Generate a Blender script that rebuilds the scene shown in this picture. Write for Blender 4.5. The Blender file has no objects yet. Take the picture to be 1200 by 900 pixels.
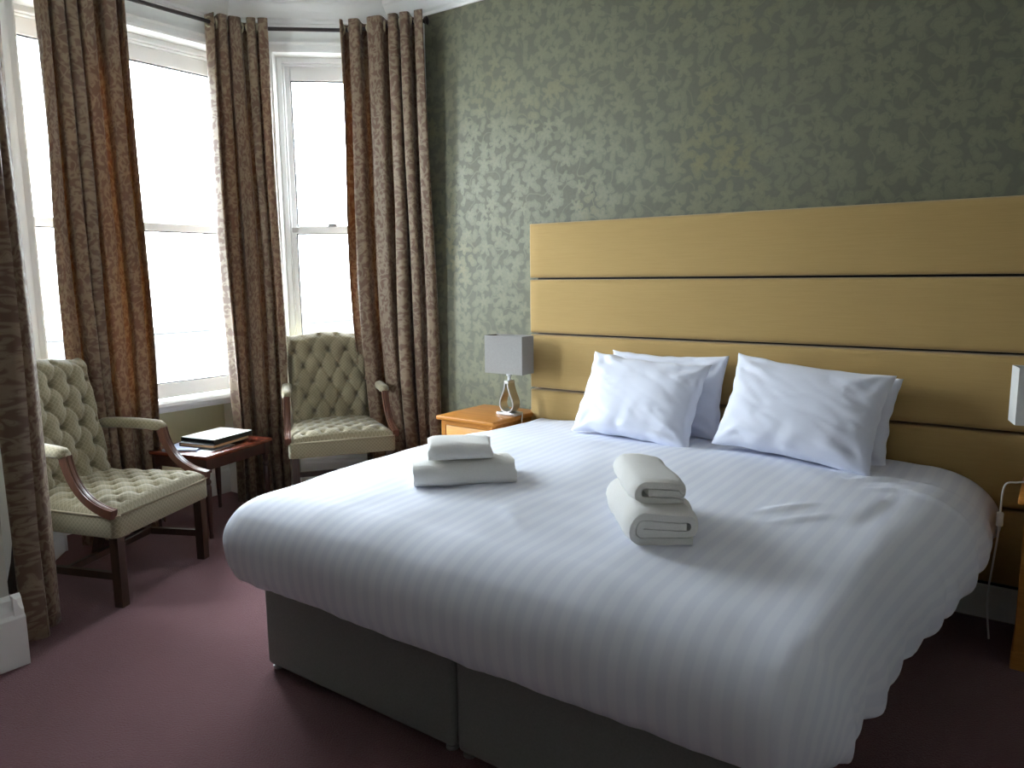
import bpy, bmesh, math, random
from math import sin, cos, pi, radians, sqrt, exp, hypot, atan2
from mathutils import Vector, Matrix, noise
random.seed(7)
sc = bpy.context.scene
COL = sc.collection

# ------------------------------------------------------------------ camera
cam_d = bpy.data.cameras.new('camera'); cam = bpy.data.objects.new('camera', cam_d); COL.objects.link(cam)
CAM = Vector((2.272, -3.550, 1.418)); YAW, PITCH, ROLL = radians(36.12), radians(8.199), radians(-0.674)
fw = Vector((-sin(YAW)*cos(PITCH), cos(YAW)*cos(PITCH), -sin(PITCH)))
r0 = Vector((cos(YAW), sin(YAW), 0)); u0 = r0.cross(fw)
rt = r0*cos(ROLL) + u0*sin(ROLL); up = -r0*sin(ROLL) + u0*cos(ROLL)
M = Matrix((rt, up, -fw)).transposed().to_4x4(); M.translation = CAM
cam.matrix_world = M
cam_d.sensor_fit = 'HORIZONTAL'; cam_d.sensor_width = 36; cam_d.lens = 36*889.26/1200
cam_d.clip_start = 0.02; cam_d.clip_end = 500
sc.camera = cam

# ------------------------------------------------------------------ sky, exposure
sc.view_settings.view_transform = 'Standard'; sc.view_settings.look = 'None'
sc.view_settings.gamma = 1; sc.view_settings.use_curve_mapping = False
sc.view_settings.exposure = 1.38
SKY = 17.0
w = bpy.data.worlds.new('overcast_sky'); sc.world = w; w.use_nodes = True
nt = w.node_tree; nt.nodes.clear()
def N(nt, t, **k):
    n = nt.nodes.new(t)
    for a, v in k.items(): setattr(n, a, v)
    return n
tc = N(nt, 'ShaderNodeTexCoord'); sep = N(nt, 'ShaderNodeSeparateXYZ'); ramp = N(nt, 'ShaderNodeValToRGB')
mr = N(nt, 'ShaderNodeMapRange'); mr.inputs[1].default_value = -0.1; mr.inputs[2].default_value = 0.9
ramp.color_ramp.elements[0].position = 0.05; ramp.color_ramp.elements[0].color = (0.62, 0.64, 0.66, 1)
ramp.color_ramp.elements[1].position = 0.30; ramp.color_ramp.elements[1].color = (0.88, 0.95, 1.05, 1)
bg = N(nt, 'ShaderNodeBackground'); bg.inputs[1].default_value = SKY
out = N(nt, 'ShaderNodeOutputWorld')
for a, b in ((tc.outputs['Generated'], sep.inputs[0]), (sep.outputs[2], mr.inputs[0]), (mr.outputs[0], ramp.inputs[0]),
             (ramp.outputs[0], bg.inputs[0]), (bg.outputs[0], out.inputs[0])): nt.links.new(a, b)
cy = sc.cycles
cy.use_denoising = True
cy.max_bounces = 12; cy.diffuse_bounces = 8; cy.glossy_bounces = 4; cy.transparent_max_bounces = 12
cy.sample_clamp_indirect = 8.0

# bay outline, inner wall faces
A2, B2, C2, D2 = Vector((-1.21, 0)), Vector((-1.93, -.65)), Vector((-1.93, -1.85)), Vector((-1.21, -2.50))
OPEN = {'right': (A2, B2, .12, .715), 'center': (B2, C2, .025, 1.175), 'left': (C2, D2, .45, .92)}   # from, to, opening start, end
REC = .20; SOFFIT = 2.77; SILL = .70
def seg_frame(P, Q):
    d = (Q-P); L = d.length; d = d/L
    n = Vector((d.y, -d.x))                       # outward, away from the room
    if n.dot(P - Vector((1, -1.25))) < 0: n = -n
    m = Matrix(((d.x, n.x, 0, P.x), (d.y, n.y, 0, P.y), (0, 0, 1, 0), (0, 0, 0, 1)))
    return m, L
for k, (P, Q, a, b) in OPEN.items():              # daylight portals just outside the panes
    m, L = seg_frame(P, Q)
    ld = bpy.data.lights.new('daylight_portal', 'AREA'); ld.shape = 'RECTANGLE'
    ld.size = b-a; ld.size_y = SOFFIT-SILL; ld.cycles.is_portal = True
    lo = bpy.data.objects.new('daylight_portal', ld); COL.objects.link(lo)
    c = m @ Vector(((a+b)/2, REC+.12, (SOFFIT+SILL)/2)); nrm = m.to_3x3() @ Vector((0, 1, 0))
    zax = nrm; yax = Vector((0, 0, 1)); xax = yax.cross(zax)
    R = Matrix((xax, yax, zax)).transposed().to_4x4(); R.translation = c; lo.matrix_world = R

# ------------------------------------------------------------------ material helpers
def mat(name, color=(.5, .5, .5), rough=.6, metal=0, spec=.4, sheen=0):
    m = bpy.data.materials.new(name); m.use_nodes = True
    b = m.node_tree.nodes['Principled BSDF']
    b.inputs['Base Color'].default_value = (*color, 1); b.inputs['Roughness'].default_value = rough
    b.inputs['Metallic'].default_value = metal; b.inputs['Specular IOR Level'].default_value = spec
    b.inputs['Sheen Weight'].default_value = sheen
    return m
def nodes(m): return m.node_tree, m.node_tree.nodes['Principled BSDF']
def link(nt, a, b): nt.links.new(a, b)
def math_(nt, op, a, b=None, c=None):
    n = N(nt, 'ShaderNodeMath', operation=op)
    for i, v in enumerate((a, b, c)):
        if v is None: continue
        if isinstance(v, (int, float)): n.inputs[i].default_value = v
        else: link(nt, v, n.inputs[i])
    return n.outputs[0]
def mix(nt, fac, a, b):
    n = N(nt, 'ShaderNodeMix', data_type='RGBA')
    if isinstance(fac, (int, float)): n.inputs[0].default_value = fac
    else: link(nt, fac, n.inputs[0])
    for s, v in ((6, a), (7, b)):
        if isinstance(v, tuple): n.inputs[s].default_value = (*v, 1)
        else: link(nt, v, n.inputs[s])
    return n.outputs[2]
def smooth(nt, v, lo, hi):
    n = N(nt, 'ShaderNodeMapRange', interpolation_type='SMOOTHSTEP'); link(nt, v, n.inputs[0])
    n.inputs[1].default_value = lo; n.inputs[2].default_value = hi
    return n.outputs[0]
def coords(nt, kind='Object', scale=(1, 1, 1), rot=(0, 0, 0)):
    t = N(nt, 'ShaderNodeTexCoord'); mp = N(nt, 'ShaderNodeMapping')
    mp.inputs['Scale'].default_value = scale; mp.inputs['Rotation'].default_value = rot
    link(nt, t.outputs[kind], mp.inputs[0]); return mp.outputs[0]
def noise_(nt, vec, scale, detail=3, rough=.5, out='Fac'):
    n = N(nt, 'ShaderNodeTexNoise'); link(nt, vec, n.inputs['Vector'])
    n.inputs['Scale'].default_value = scale; n.inputs['Detail'].default_value = detail; n.inputs['Roughness'].default_value = rough
    return n.outputs[out]
def bump(nt, b, h, strength=.3, dist=.01):
    n = N(nt, 'ShaderNodeBump'); n.inputs['Strength'].default_value = strength; n.inputs['Distance'].default_value = dist
    link(nt, h, n.inputs['Height']); link(nt, n.outputs[0], b.inputs['Normal'])

def flower_mask(nt, vec, scale, petals, size):
    """random petalled motifs, one per Voronoi cell, in the plane of the vector's x and y"""
    v = N(nt, 'ShaderNodeTexVoronoi', voronoi_dimensions='2D'); link(nt, vec, v.inputs['Vector']); v.inputs['Scale'].default_value = scale
    v.inputs['Randomness'].default_value = .75
    sub = N(nt, 'ShaderNodeVectorMath', operation='SUBTRACT'); link(nt, vec, sub.inputs[0])
    link(nt, v.outputs['Position'], sub.inputs[1])
    s = N(nt, 'ShaderNodeSeparateXYZ'); link(nt, sub.outputs[0], s.inputs[0])
    ang = math_(nt, 'ARCTAN2', s.outputs[1], s.outputs[0])
    rnd = N(nt, 'ShaderNodeSeparateColor'); link(nt, v.outputs['Color'], rnd.inputs[0])
    a = math_(nt, 'ADD', math_(nt, 'MULTIPLY', ang, petals), math_(nt, 'MULTIPLY', rnd.outputs[0], 6.28))
    lobe = math_(nt, 'ADD', math_(nt, 'MULTIPLY', math_(nt, 'COSINE', a), .28), .72)
    sz = math_(nt, 'ADD', math_(nt, 'MULTIPLY', rnd.outputs[1], .35*size), .75*size)
    R = math_(nt, 'MULTIPLY', lobe, sz)
    d = math_(nt, 'DIVIDE', v.outputs['Distance'], R)
    mask = math_(nt, 'SUBTRACT', 1.0, smooth(nt, d, .65, 1.12))
    vein = smooth(nt, math_(nt, 'ABSOLUTE', math_(nt, 'SINE', math_(nt, 'MULTIPLY', d, 5.0))), .15, .5)
    return math_(nt, 'MULTIPLY', mask, math_(nt, 'ADD', math_(nt, 'MULTIPLY', vein, .45), .55))

# ------------------------------------------------------------------ materials
def wallpaper(name, plane):
    m = mat(name, rough=.5, spec=.35); nt, b = nodes(m)
    t = N(nt, 'ShaderNodeTexCoord'); s = N(nt, 'ShaderNodeSeparateXYZ'); link(nt, t.outputs['Object'], s.inputs[0])
    c = N(nt, 'ShaderNodeCombineXYZ'); link(nt, s.outputs[0 if plane == 'xz' else 1], c.inputs[0]); link(nt, s.outputs[2], c.inputs[1])
    d = N(nt, 'ShaderNodeVectorMath', operation='MULTIPLY_ADD')
    nn = noise_(nt, c.outputs[0], 14, 2, out='Color'); link(nt, nn, d.inputs[0]); d.inputs[1].default_value = (.03, .03, 0); link(nt, c.outputs[0], d.inputs[2])
    big = flower_mask(nt, d.outputs[0], 9.0, 5, .52)
    o = N(nt, 'ShaderNodeVectorMath', operation='ADD'); link(nt, d.outputs[0], o.inputs[0]); o.inputs[1].default_value = (3.37, 1.91, 0)
    leaf = flower_mask(nt, o.outputs[0], 13.0, 2, .55)
    stem = math_(nt, 'SUBTRACT', 1, smooth(nt, math_(nt, 'ABSOLUTE', math_(nt, 'SUBTRACT', noise_(nt, c.outputs[0], 7, 1), .5)), .006, .018))
    msk = math_(nt, 'MAXIMUM', big, math_(nt, 'MAXIMUM', math_(nt, 'MULTIPLY', leaf, .8), math_(nt, 'MULTIPLY', stem, .5)))
    fleck = noise_(nt, c.outputs[0], 60, 2)
    gold = smooth(nt, noise_(nt, c.outputs[0], 1.6, 2), .5, .75)
    light = mix(nt, gold, (.180, .183, .118), (.205, .192, .100))
    col = mix(nt, msk, mix(nt, fleck, (.118, .120, .085), (.142, .144, .102)), light)
    link(nt, col, b.inputs['Base Color'])
    link(nt, math_(nt, 'SUBTRACT', .6, math_(nt, 'MULTIPLY', msk, .2)), b.inputs['Roughness'])
    bump(nt, b, msk, .15, .002)
    return m
M_paper = wallpaper('floral_wallpaper', 'xz'); M_paper_y = wallpaper('floral_wallpaper_side', 'yz')

M_white = mat('white_gloss_paint', (.87, .87, .84), .3, spec=.5)
M_ceiling = mat('ceiling_paint', (.88, .88, .86), .8)
M_cream = mat('cream_green_paint', (.84, .81, .54), .6)
M_side = mat('muted_wall_paint', (.70, .70, .66), .8)
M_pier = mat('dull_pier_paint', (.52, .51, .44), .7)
M_sash = mat('window_plastic', (.89, .89, .88), .3)
M_rubber = mat('dark_seal', (.03, .03, .035), .5)
M_brass = mat('antique_brass', (.55, .42, .2), .35, 1)
M_eyelet = mat('eyelet_metal', (.5, .44, .3), .35, 1)
M_rod = mat('bronze_rod', (.05, .04, .04), .4, .6)
M_chrome = mat('chrome', (.52, .52, .53), .28, 1)
M_steel = mat('brushed_steel', (.62, .62, .62), .35, 1)
M_black = mat('black_plastic', (.012, .012, .012), .5)
M_cord = mat('white_cord', (.75, .75, .73), .5)

M_carpet = mat('burgundy_carpet', rough=.95, spec=.1, sheen=.2); nt, b = nodes(M_carpet)
v = coords(nt); n1 = noise_(nt, v, 3, 4); n2 = noise_(nt, v, 160, 2, .7)
link(nt, mix(nt, n2, mix(nt, n1, (.115, .046, .052), (.143, .057, .064)), mix(nt, n1, (.19, .085, .093), (.225, .103, .111))), b.inputs['Base Color']); bump(nt, b, n2, 1.0, .010)

def wood(name, c1, c2, rough, scale=(1, 14, 14), spec=.5):
    m = mat(name, rough=rough, spec=spec); nt, b = nodes(m)
    v = coords(nt, scale=scale); n1 = noise_(nt, v, 3, 5, .6); n2 = noise_(nt, v, 16, 3, .6)
    link(nt, mix(nt, smooth(nt, math_(nt, 'ADD', math_(nt, 'MULTIPLY', n1, .7), math_(nt, 'MULTIPLY', n2, .3)), .3, .7), c1, c2), b.inputs['Base Color'])
    return m
M_oak = wood('honey_oak', (.40, .15, .022), (.53, .225, .045), .42, spec=.3)
M_oak_front = wood('honey_oak_drawer', (.55, .26, .055), (.70, .37, .10), .35)
M_mahog = wood('mahogany', (.11, .022, .012), (.20, .045, .022), .25)
M_mahog_leg = wood('mahogany_leg', (.035, .012, .009), (.06, .02, .014), .35, (14, 14, 1))
M_darkwood = wood('dark_chair_wood', (.030, .016, .010), (.055, .027, .016), .35, (14, 14, 1))
M_armwood = wood('arm_wood', (.07, .026, .015), (.12, .045, .025), .3, (14, 14, 2))

def weave(name, c1, c2, scale, rough=.9, kind='Object', sc3=(1, 1, 1), rot=(0, 0, 0), b_s=.25):
    m = mat(name, rough=rough, spec=.2, sheen=.25); nt, b = nodes(m)
    v = coords(nt, kind, sc3, rot); n = noise_(nt, v, scale, 3, .65)
    link(nt, mix(nt, n, c1, c2), b.inputs['Base Color']); bump(nt, b, n, b_s, .003)
    return m
M_head = weave('gold_headboard_fabric', (.36, .235, .082), (.45, .305, .118), 60, .75, sc3=(.12, 1, 5))
M_divan = weave('grey_divan_fabric', (.15, .15, .145), (.23, .23, .22), 140, .95)
M_shade = weave('grey_lamp_shade', (.215, .205, .195), (.27, .26, .247), 120, .9)
M_shade_w = weave('pale_lamp_shade', (.66, .67, .64), (.74, .75, .72), 120, .9)
M_towel = weave('white_terry', (.78, .77, .74), (.90, .89, .86), 260, .98, b_s=.9)
M_pillow = weave('white_pillow_cotton', (.70, .725, .82), (.73, .755, .85), 300, .8, b_s=.08)
M_mattress = mat('mattress_ticking', (.75, .75, .75), .8)

M_chair = mat('sage_lattice_upholstery', rough=.85, spec=.25, sheen=.3); nt, b = nodes(M_chair)
v = coords(nt, 'UV', (1, 1, 1), (0, 0, radians(45)))
s = N(nt, 'ShaderNodeSeparateXYZ'); link(nt, v, s.inputs[0])
def tri(o, p):
    return math_(nt, 'ABSOLUTE', math_(nt, 'SINE', math_(nt, 'MULTIPLY', o, pi/p)))
lat = math_(nt, 'MINIMUM', tri(s.outputs[0], .016), tri(s.outputs[1], .016))
n1 = noise_(nt, v, 120, 2)
link(nt, mix(nt, smooth(nt, lat, .1, .55), mix(nt, n1, (.262, .215, .135), (.312, .26, .17)), mix(nt, n1, (.19, .167, .097), (.23, .20, .12))), b.inputs['Base Color'])
bump(nt, b, lat, .15, .002)

M_curtain = mat('brown_damask_curtain', rough=.55, spec=.35, sheen=.15); nt, b = nodes(M_curtain)
v = coords(nt, 'UV')
d = N(nt, 'ShaderNodeVectorMath', operation='MULTIPLY_ADD'); nn = noise_(nt, v, 9, 2, out='Color'); link(nt, nn, d.inputs[0]); d.inputs[1].default_value = (.09, .09, 0); link(nt, v, d.inputs[2])
f1_ = flower_mask(nt, d.outputs[0], 18, 3, .46)
o2 = N(nt, 'ShaderNodeVectorMath', operation='ADD'); link(nt, d.outputs[0], o2.inputs[0]); o2.inputs[1].default_value = (2.13, 5.71, 0)
f2_ = flower_mask(nt, o2.outputs[0], 28, 2, .44)
stem = math_(nt, 'SUBTRACT', 1, smooth(nt, math_(nt, 'ABSOLUTE', math_(nt, 'SUBTRACT', noise_(nt, v, 11, 1), .5)), .012, .04))
scroll = math_(nt, 'MAXIMUM', math_(nt, 'MAXIMUM', f1_, math_(nt, 'MULTIPLY', f2_, .85)), math_(nt, 'MULTIPLY', stem, .85))
colr = mix(nt, scroll, (.118, .070, .045), (.218, .155, .095))
link(nt, colr, b.inputs['Base Color']); link(nt, math_(nt, 'SUBTRACT', .62, math_(nt, 'MULTIPLY', scroll, .2)), b.inputs['Roughness'])
tr = N(nt, 'ShaderNodeBsdfTranslucent'); link(nt, mix(nt, scroll, (.55, .24, .08), (.75, .50, .25)), tr.inputs[0])
ms = N(nt, 'ShaderNodeMixShader'); ms.inputs[0].default_value = .12
o = nt.nodes['Material Output']; link(nt, b.outputs[0], ms.inputs[1]); link(nt, tr.outputs[0], ms.inputs[2]); link(nt, ms.outputs[0], o.inputs[0])

M_duvet = mat('white_sateen_stripe', rough=.6, spec=.10); nt, b = nodes(M_duvet)
t = N(nt, 'ShaderNodeTexCoord'); s = N(nt, 'ShaderNodeSeparateXYZ'); link(nt, t.outputs['UV'], s.inputs[0])
STRIPE = .050
st = smooth(nt, math_(nt, 'SINE', math_(nt, 'MULTIPLY', s.outputs[0], 2*pi/STRIPE)), -.45, .45)
link(nt, mix(nt, st, (.73, .758, .86), (.775, .803, .892)), b.inputs['Base Color'])
link(nt, math_(nt, 'SUBTRACT', .85, math_(nt, 'MULTIPLY', st, .25)), b.inputs['Roughness'])

M_glass = bpy.data.materials.new('window_glass'); M_glass.use_nodes = True; nt = M_glass.node_tree; nt.nodes.clear()
o = N(nt, 'ShaderNodeOutputMaterial'); tb = N(nt, 'ShaderNodeBsdfTransparent'); gb = N(nt, 'ShaderNodeBsdfGlossy'); gb.inputs['Roughness'].default_value = .02
fr = N(nt, 'ShaderNodeFresnel'); fr.inputs[0].default_value = 1.25; ms = N(nt, 'ShaderNodeMixShader')
tb.inputs[0].default_value = (.96, .98, .97, 1)
link(nt, fr.outputs[0], ms.inputs[0]); link(nt, tb.outputs[0], ms.inputs[1]); link(nt, gb.outputs[0], ms.inputs[2]); link(nt, ms.outputs[0], o.inputs[0])

# ------------------------------------------------------------------ mesh helpers
def finish(name, bm, m, parent=None, smooth_=False, angle=None):
    bmesh.ops.recalc_face_normals(bm, faces=bm.faces)
    me = bpy.data.meshes.new(name); bm.to_mesh(me); bm.free()
    me.materials.append(m)
    if smooth_:
        for p in me.polygons: p.use_smooth = True
        if angle is not None:
            try: me.set_sharp_from_angle(angle=radians(angle))
            except Exception: pass
    o = bpy.data.objects.new(name, me); COL.objects.link(o)
    if parent: o.parent = parent
    return o
def tag(o, label=None, cat=None, group=None, kind=None):
    if label: o['label'] = label
    if cat: o['category'] = cat
    if group: o['group'] = group
    if kind: o['kind'] = kind
    return o
def empty(name, loc=(0, 0, 0), rz=0):
    o = bpy.data.objects.new(name, None); COL.objects.link(o); o.location = loc; o.rotation_euler = (0, 0, rz)
    o.empty_display_size = .05
    return o
def structure(o): o['kind'] = 'structure'; return o
def copy_tree(o, parent=None):
    c = o.copy(); COL.objects.link(c)
    if parent: c.parent = parent
    for ch in list(o.children): copy_tree(ch, c)
    return c
def box(bm, c, s, bev=0, seg=2, m=None):
    r = bmesh.ops.create_cube(bm, size=1); vs = r['verts']
    for v in vs: v.co = Vector((v.co.x*s[0]+c[0], v.co.y*s[1]+c[1], v.co.z*s[2]+c[2]))
    if bev:
        es = list({e for v in vs for e in v.link_edges})
        r = bmesh.ops.bevel(bm, geom=es, offset=bev, segments=seg, profile=.5, affect='EDGES')
        vs = list({v for f in r['faces'] for v in f.verts} | {v for v in vs if v.is_valid})
    if m is not None:
        for v in vs: v.co = m @ v.co
    return vs
def box2(bm, lo, hi, bev=0, seg=2, m=None):
    return box(bm, [(a+b)/2 for a, b in zip(lo, hi)], [b-a for a, b in zip(lo, hi)], bev, seg, m)
def loft(bm, rings, close=True, cap=True):
    vr = [[bm.verts.new(p) for p in r] for r in rings]
    n = len(vr[0])
    for a, b in zip(vr, vr[1:]):
        for i in range(n if close else n-1):
            j = (i+1) % n
            bm.faces.new((a[i], a[j], b[j], b[i]))
    if cap and close:
        bm.faces.new(vr[0]); bm.faces.new(list(reversed(vr[-1])))
    return vr
def tube(bm, pts, r, n=10, cap=True):
    pts = [Vector(p) for p in pts]; rings = []; prev = None
    for i, p in enumerate(pts):
        t = (pts[min(i+1, len(pts)-1)] - pts[max(i-1, 0)]).normalized()
        if prev is None: a = t.orthogonal().normalized()
        else: a = (prev - t*prev.dot(t)).normalized()
        prev = a; b_ = t.cross(a); rr = r[i] if isinstance(r, (list, tuple)) else r
        rings.append([p + (a*cos(2*pi*k/n) + b_*sin(2*pi*k/n))*rr for k in range(n)])
    return loft(bm, rings, True, cap)
def lathe(bm, prof, c=(0, 0), n=20):
    return loft(bm, [[(c[0]+r*cos(2*pi*k/n), c[1]+r*sin(2*pi*k/n), z) for k in range(n)] for r, z in prof])
def bez(p0, p1, p2, p3, n):
    p0, p1, p2, p3 = map(Vector, (p0, p1, p2, p3)); o = []
    for i in range(n+1):
        t = i/n; o.append(p0*(1-t)**3 + p1*3*t*(1-t)**2 + p2*3*t*t*(1-t) + p3*t**3)
    return o
def torus(bm, c, R, r, axis, n=16, k=8):
    axis = Vector(axis).normalized(); a = axis.orthogonal().normalized(); b_ = axis.cross(a); c = Vector(c)
    vr = []
    for i in range(n):
        t = 2*pi*i/n; d = a*cos(t)+b_*sin(t)
        vr.append([bm.verts.new(c+d*(R+r*cos(2*pi*j/k))+axis*r*sin(2*pi*j/k)) for j in range(k)])
    for i in range(n):
        for j in range(k):
            bm.faces.new((vr[i][j], vr[(i+1) % n][j], vr[(i+1) % n][(j+1) % k], vr[i][(j+1) % k]))
def grid_mesh(bm, nu, nv, f, uvf=None):
    vs = [[bm.verts.new(f(i/nu, j/nv)) for i in range(nu+1)] for j in range(nv+1)]
    uv = bm.loops.layers.uv.verify() if uvf else None
    for j in range(nv):
        for i in range(nu):
            fc = bm.faces.new((vs[j][i], vs[j][i+1], vs[j+1][i+1], vs[j+1][i]))
            if uvf:
                for lp, (a, b_) in zip(fc.loops, ((i, j), (i+1, j), (i+1, j+1), (i, j+1))): lp[uv].uv = uvf(a/nu, b_/nv)
    return vs
def box_uv(bm):
    """UVs in metres by the dominant axis of each face"""
    uv = bm.loops.layers.uv.verify(); bm.normal_update()
    for f in bm.faces:
        n = f.normal; ax = max(range(3), key=lambda i: abs(n[i]))
        i, j = [(1, 2), (0, 2), (0, 1)][ax]
        for lp in f.loops: lp[uv].uv = (lp.vert.co[i], lp.vert.co[j])

# ------------------------------------------------------------------ the room
H = 3.05
X0, X1, Y0 = -.80, 4.3, -6.2
bm = bmesh.new(); box2(bm, (-2.6, Y0-.2, -.12), (X1+.2, .3, 0)); structure(finish('floor', bm, M_carpet))
bm = bmesh.new(); box2(bm, (-2.6, Y0-.2, H), (X1+.2, .3, H+.12)); structure(finish('ceiling', bm, M_ceiling))
bm = bmesh.new(); box2(bm, (-.93, 0, 0), (X1+.2, .3, H)); structure(finish('wall_headboard', bm, M_paper))
bm = bmesh.new(); box2(bm, (A2.x-.02, 0, 0), (-.93, .3, H)); structure(finish('trim_1', bm, M_white))
bm = bmesh.new(); box2(bm, (X1, Y0, 0), (X1+.2, 0, H)); structure(finish('wall_right', bm, M_side))
bm = bmesh.new(); box2(bm, (X0-.4, Y0-.2, 0), (X1+.2, Y0, H)); structure(finish('wall_back', bm, M_side))
bm = bmesh.new(); box2(bm, (D2.x-.02, Y0, 0), (X0, -2.50, H)); structure(finish('wall_left', bm, M_pier))

def bay_wall(side, P, Q, a, b, extra):
    m, L = seg_frame(P, Q); T = .36
    bm = bmesh.new()
    box2(bm, (-extra[0], 0, 0), (a, T, H), m=m); box2(bm, (b, 0, 0), (L+extra[1], T, H), m=m); box2(bm, (a-.001, 0, SOFFIT), (b+.001, T, H), m=m)
    structure(finish('wall_bay_'+side, bm, M_white))
    bm = bmesh.new(); box2(bm, (a, REC+.06, 0), (b, T, SILL-.06), m=m); structure(finish('wall_apron_'+side, bm, M_cream))
    # skirting in the recess and on the piers
    bm = bmesh.new()
    for lo, hi, y in ((a, b, REC+.06), (0, a, 0), (b, L, 0)):
        prof = [(0, 0), (-.022, 0), (-.022, .15), (-.017, .165), (-.017, .178), (-.008, .195), (0, .20)]
        loft(bm, [[m @ Vector((x, y+py, pz)) for py, pz in prof] for x in (lo+.001, hi-.001)])
    structure(finish('baseboard_bay_'+side, bm, M_white))
    # architrave round the opening, on the face
    bm = bmesh.new()
    prof = [(0, 0), (0, -.012), (.012, -.020), (.04, -.020), (.052, -.030), (.066, -.030), (.07, 0)]
    path = [(a, .2), (a, SOFFIT), (b, SOFFIT), (b, .2)]; dirs = [(-1, 0), (-1, 1), (1, 1), (1, 0)]
    loft(bm, [[m @ Vector((px+dx*q, y, pz+dz*q)) for q, y in prof] for (px, pz), (dx, dz) in zip(path, dirs)])
    structure(finish('trim_bay_'+side, bm, M_white))
    # cornice
    bm = bmesh.new()
    prof = [(0, H-.115), (-.012, H-.115), (-.014, H-.10), (-.03, H-.09), (-.055, H-.06), (-.085, H-.03), (-.10, H-.022), (-.10, H), (0, H)]
    k = .45
    loft(bm, [[m @ Vector((0-py*k*(-1)*(-1), py, pz)) for py, pz in prof], [m @ Vector((L+py*k, py, pz)) for py, pz in prof]])
    structure(finish('trim_cornice_'+side, bm, M_ceiling))
    return m
WN = 0
def window(side, P, Q, a, b):
    global WN; WN += 1
    m, L = seg_frame(P, Q)
    w0 = structure(empty('window_%d' % WN))
    zt, zb = SOFFIT, SILL; y0, y1 = REC-.10, REC+.08
    bm = bmesh.new()                                         # outer frame with stepped beads
    fw_ = .032
    box2(bm, (a, y0, zb), (a+fw_, y1, zt), .004, 1, m); box2(bm, (b-fw_, y0, zb), (b, y1, zt), .004, 1, m); box2(bm, (a+fw_, y0, zt-fw_), (b-fw_, y1, zt), .004, 1, m)
    bd = .010
    box2(bm, (a+fw_, y0+.02, zb), (a+fw_+bd, y0+.05, zt-fw_), .004, 1, m); box2(bm, (b-fw_-bd, y0+.02, zb), (b-fw_, y0+.05, zt-fw_), .004, 1, m)
    box2(bm, (a+fw_+bd, y0+.02, zt-fw_-bd), (b-fw_-bd, y0+.05, zt-fw_), .004, 1, m)
    finish('window_frame', bm, M_sash, w0)
    bm = bmesh.new()                                         # sill board with rounded nose
    prof = [(y1, zb), (REC-.135, zb), (REC-.15, zb-.012), (REC-.15, zb-.03), (REC-.135, zb-.045), (REC-.12, zb-.05), (REC-.10, zb-.075), (REC-.02, zb-.08), (y1, zb-.08)]
    loft(bm, [[m @ Vector((x, y, z)) for y, z in prof] for x in (a+.002, b-.002)])
    finish('window_sill', bm, M_sash, w0)
    xa, xb = a+fw_, b-fw_; zm = 1.715
    for nm, zz0, zz1, ya, yb, tr_, br_ in (('upper_sash', zm-.02, zt-fw_, REC-.02, REC+.02, .088, .045), ('lower_sash', zb+.005, zm+.025, REC-.065, REC-.025, .045, .09)):
        bm = bmesh.new(); s_ = .036
        box2(bm, (xa, ya, zz0), (xa+s_, yb, zz1), .005, 1, m); box2(bm, (xb-s_, ya, zz0), (xb, yb, zz1), .005, 1, m)
        box2(bm, (xa+s_, ya, zz1-tr_), (xb-s_, yb, zz1), .005, 1, m); box2(bm, (xa+s_, ya, zz0), (xb-s_, yb, zz0+br_), .005, 1, m)
        sh = finish(nm, bm, M_sash, w0)
        bm = bmesh.new(); ym = (ya+yb)/2
        for q in ((xa+s_, ym-.014, zz0+br_, xa+s_+.006, zz1-tr_), (xb-s_-.006, ym-.014, zz0+br_, xb-s_, zz1-tr_)):
            box2(bm, (q[0], q[1], q[2]), (q[3], q[1]+.02, q[4]), m=m)
        for z_ in (zz0+br_, zz1-tr_-.006): box2(bm, (xa+s_, ym-.014, z_), (xb-s_, ym+.006, z_+.006), m=m)
        finish('glazing_seal', bm, M_rubber, sh)
        bm = bmesh.new(); box2(bm, (xa+s_, ym-.003, zz0+br_), (xb-s_, ym+.003, zz1-tr_), m=m); finish('pane', bm, M_glass, sh)
    bm = bmesh.new(); box2(bm, (xb-.05, REC-.085, zm-.012), (xb-.012, REC-.064, zm+.02), .004, 2, m); finish('sash_stop', bm, M_steel, w0)
    bm = bmesh.new(); box2(bm, ((xa+xb)/2-.03, REC-.075, zm+.025), ((xa+xb)/2+.03, REC-.03, zm+.045), .008, 2, m); finish('sash_lock', bm, M_steel, w0)
for side, ext in (('right', (.0, .0)), ('center', (.0, .0)), ('left', (.0, .0))):
    P, Q, a, b = OPEN[side]; bay_wall(side, P, Q, a, b, ext); window(side, P, Q, a-(.07 if side == 'center' else 0), b+(.07 if side == 'center' else 0))
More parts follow.
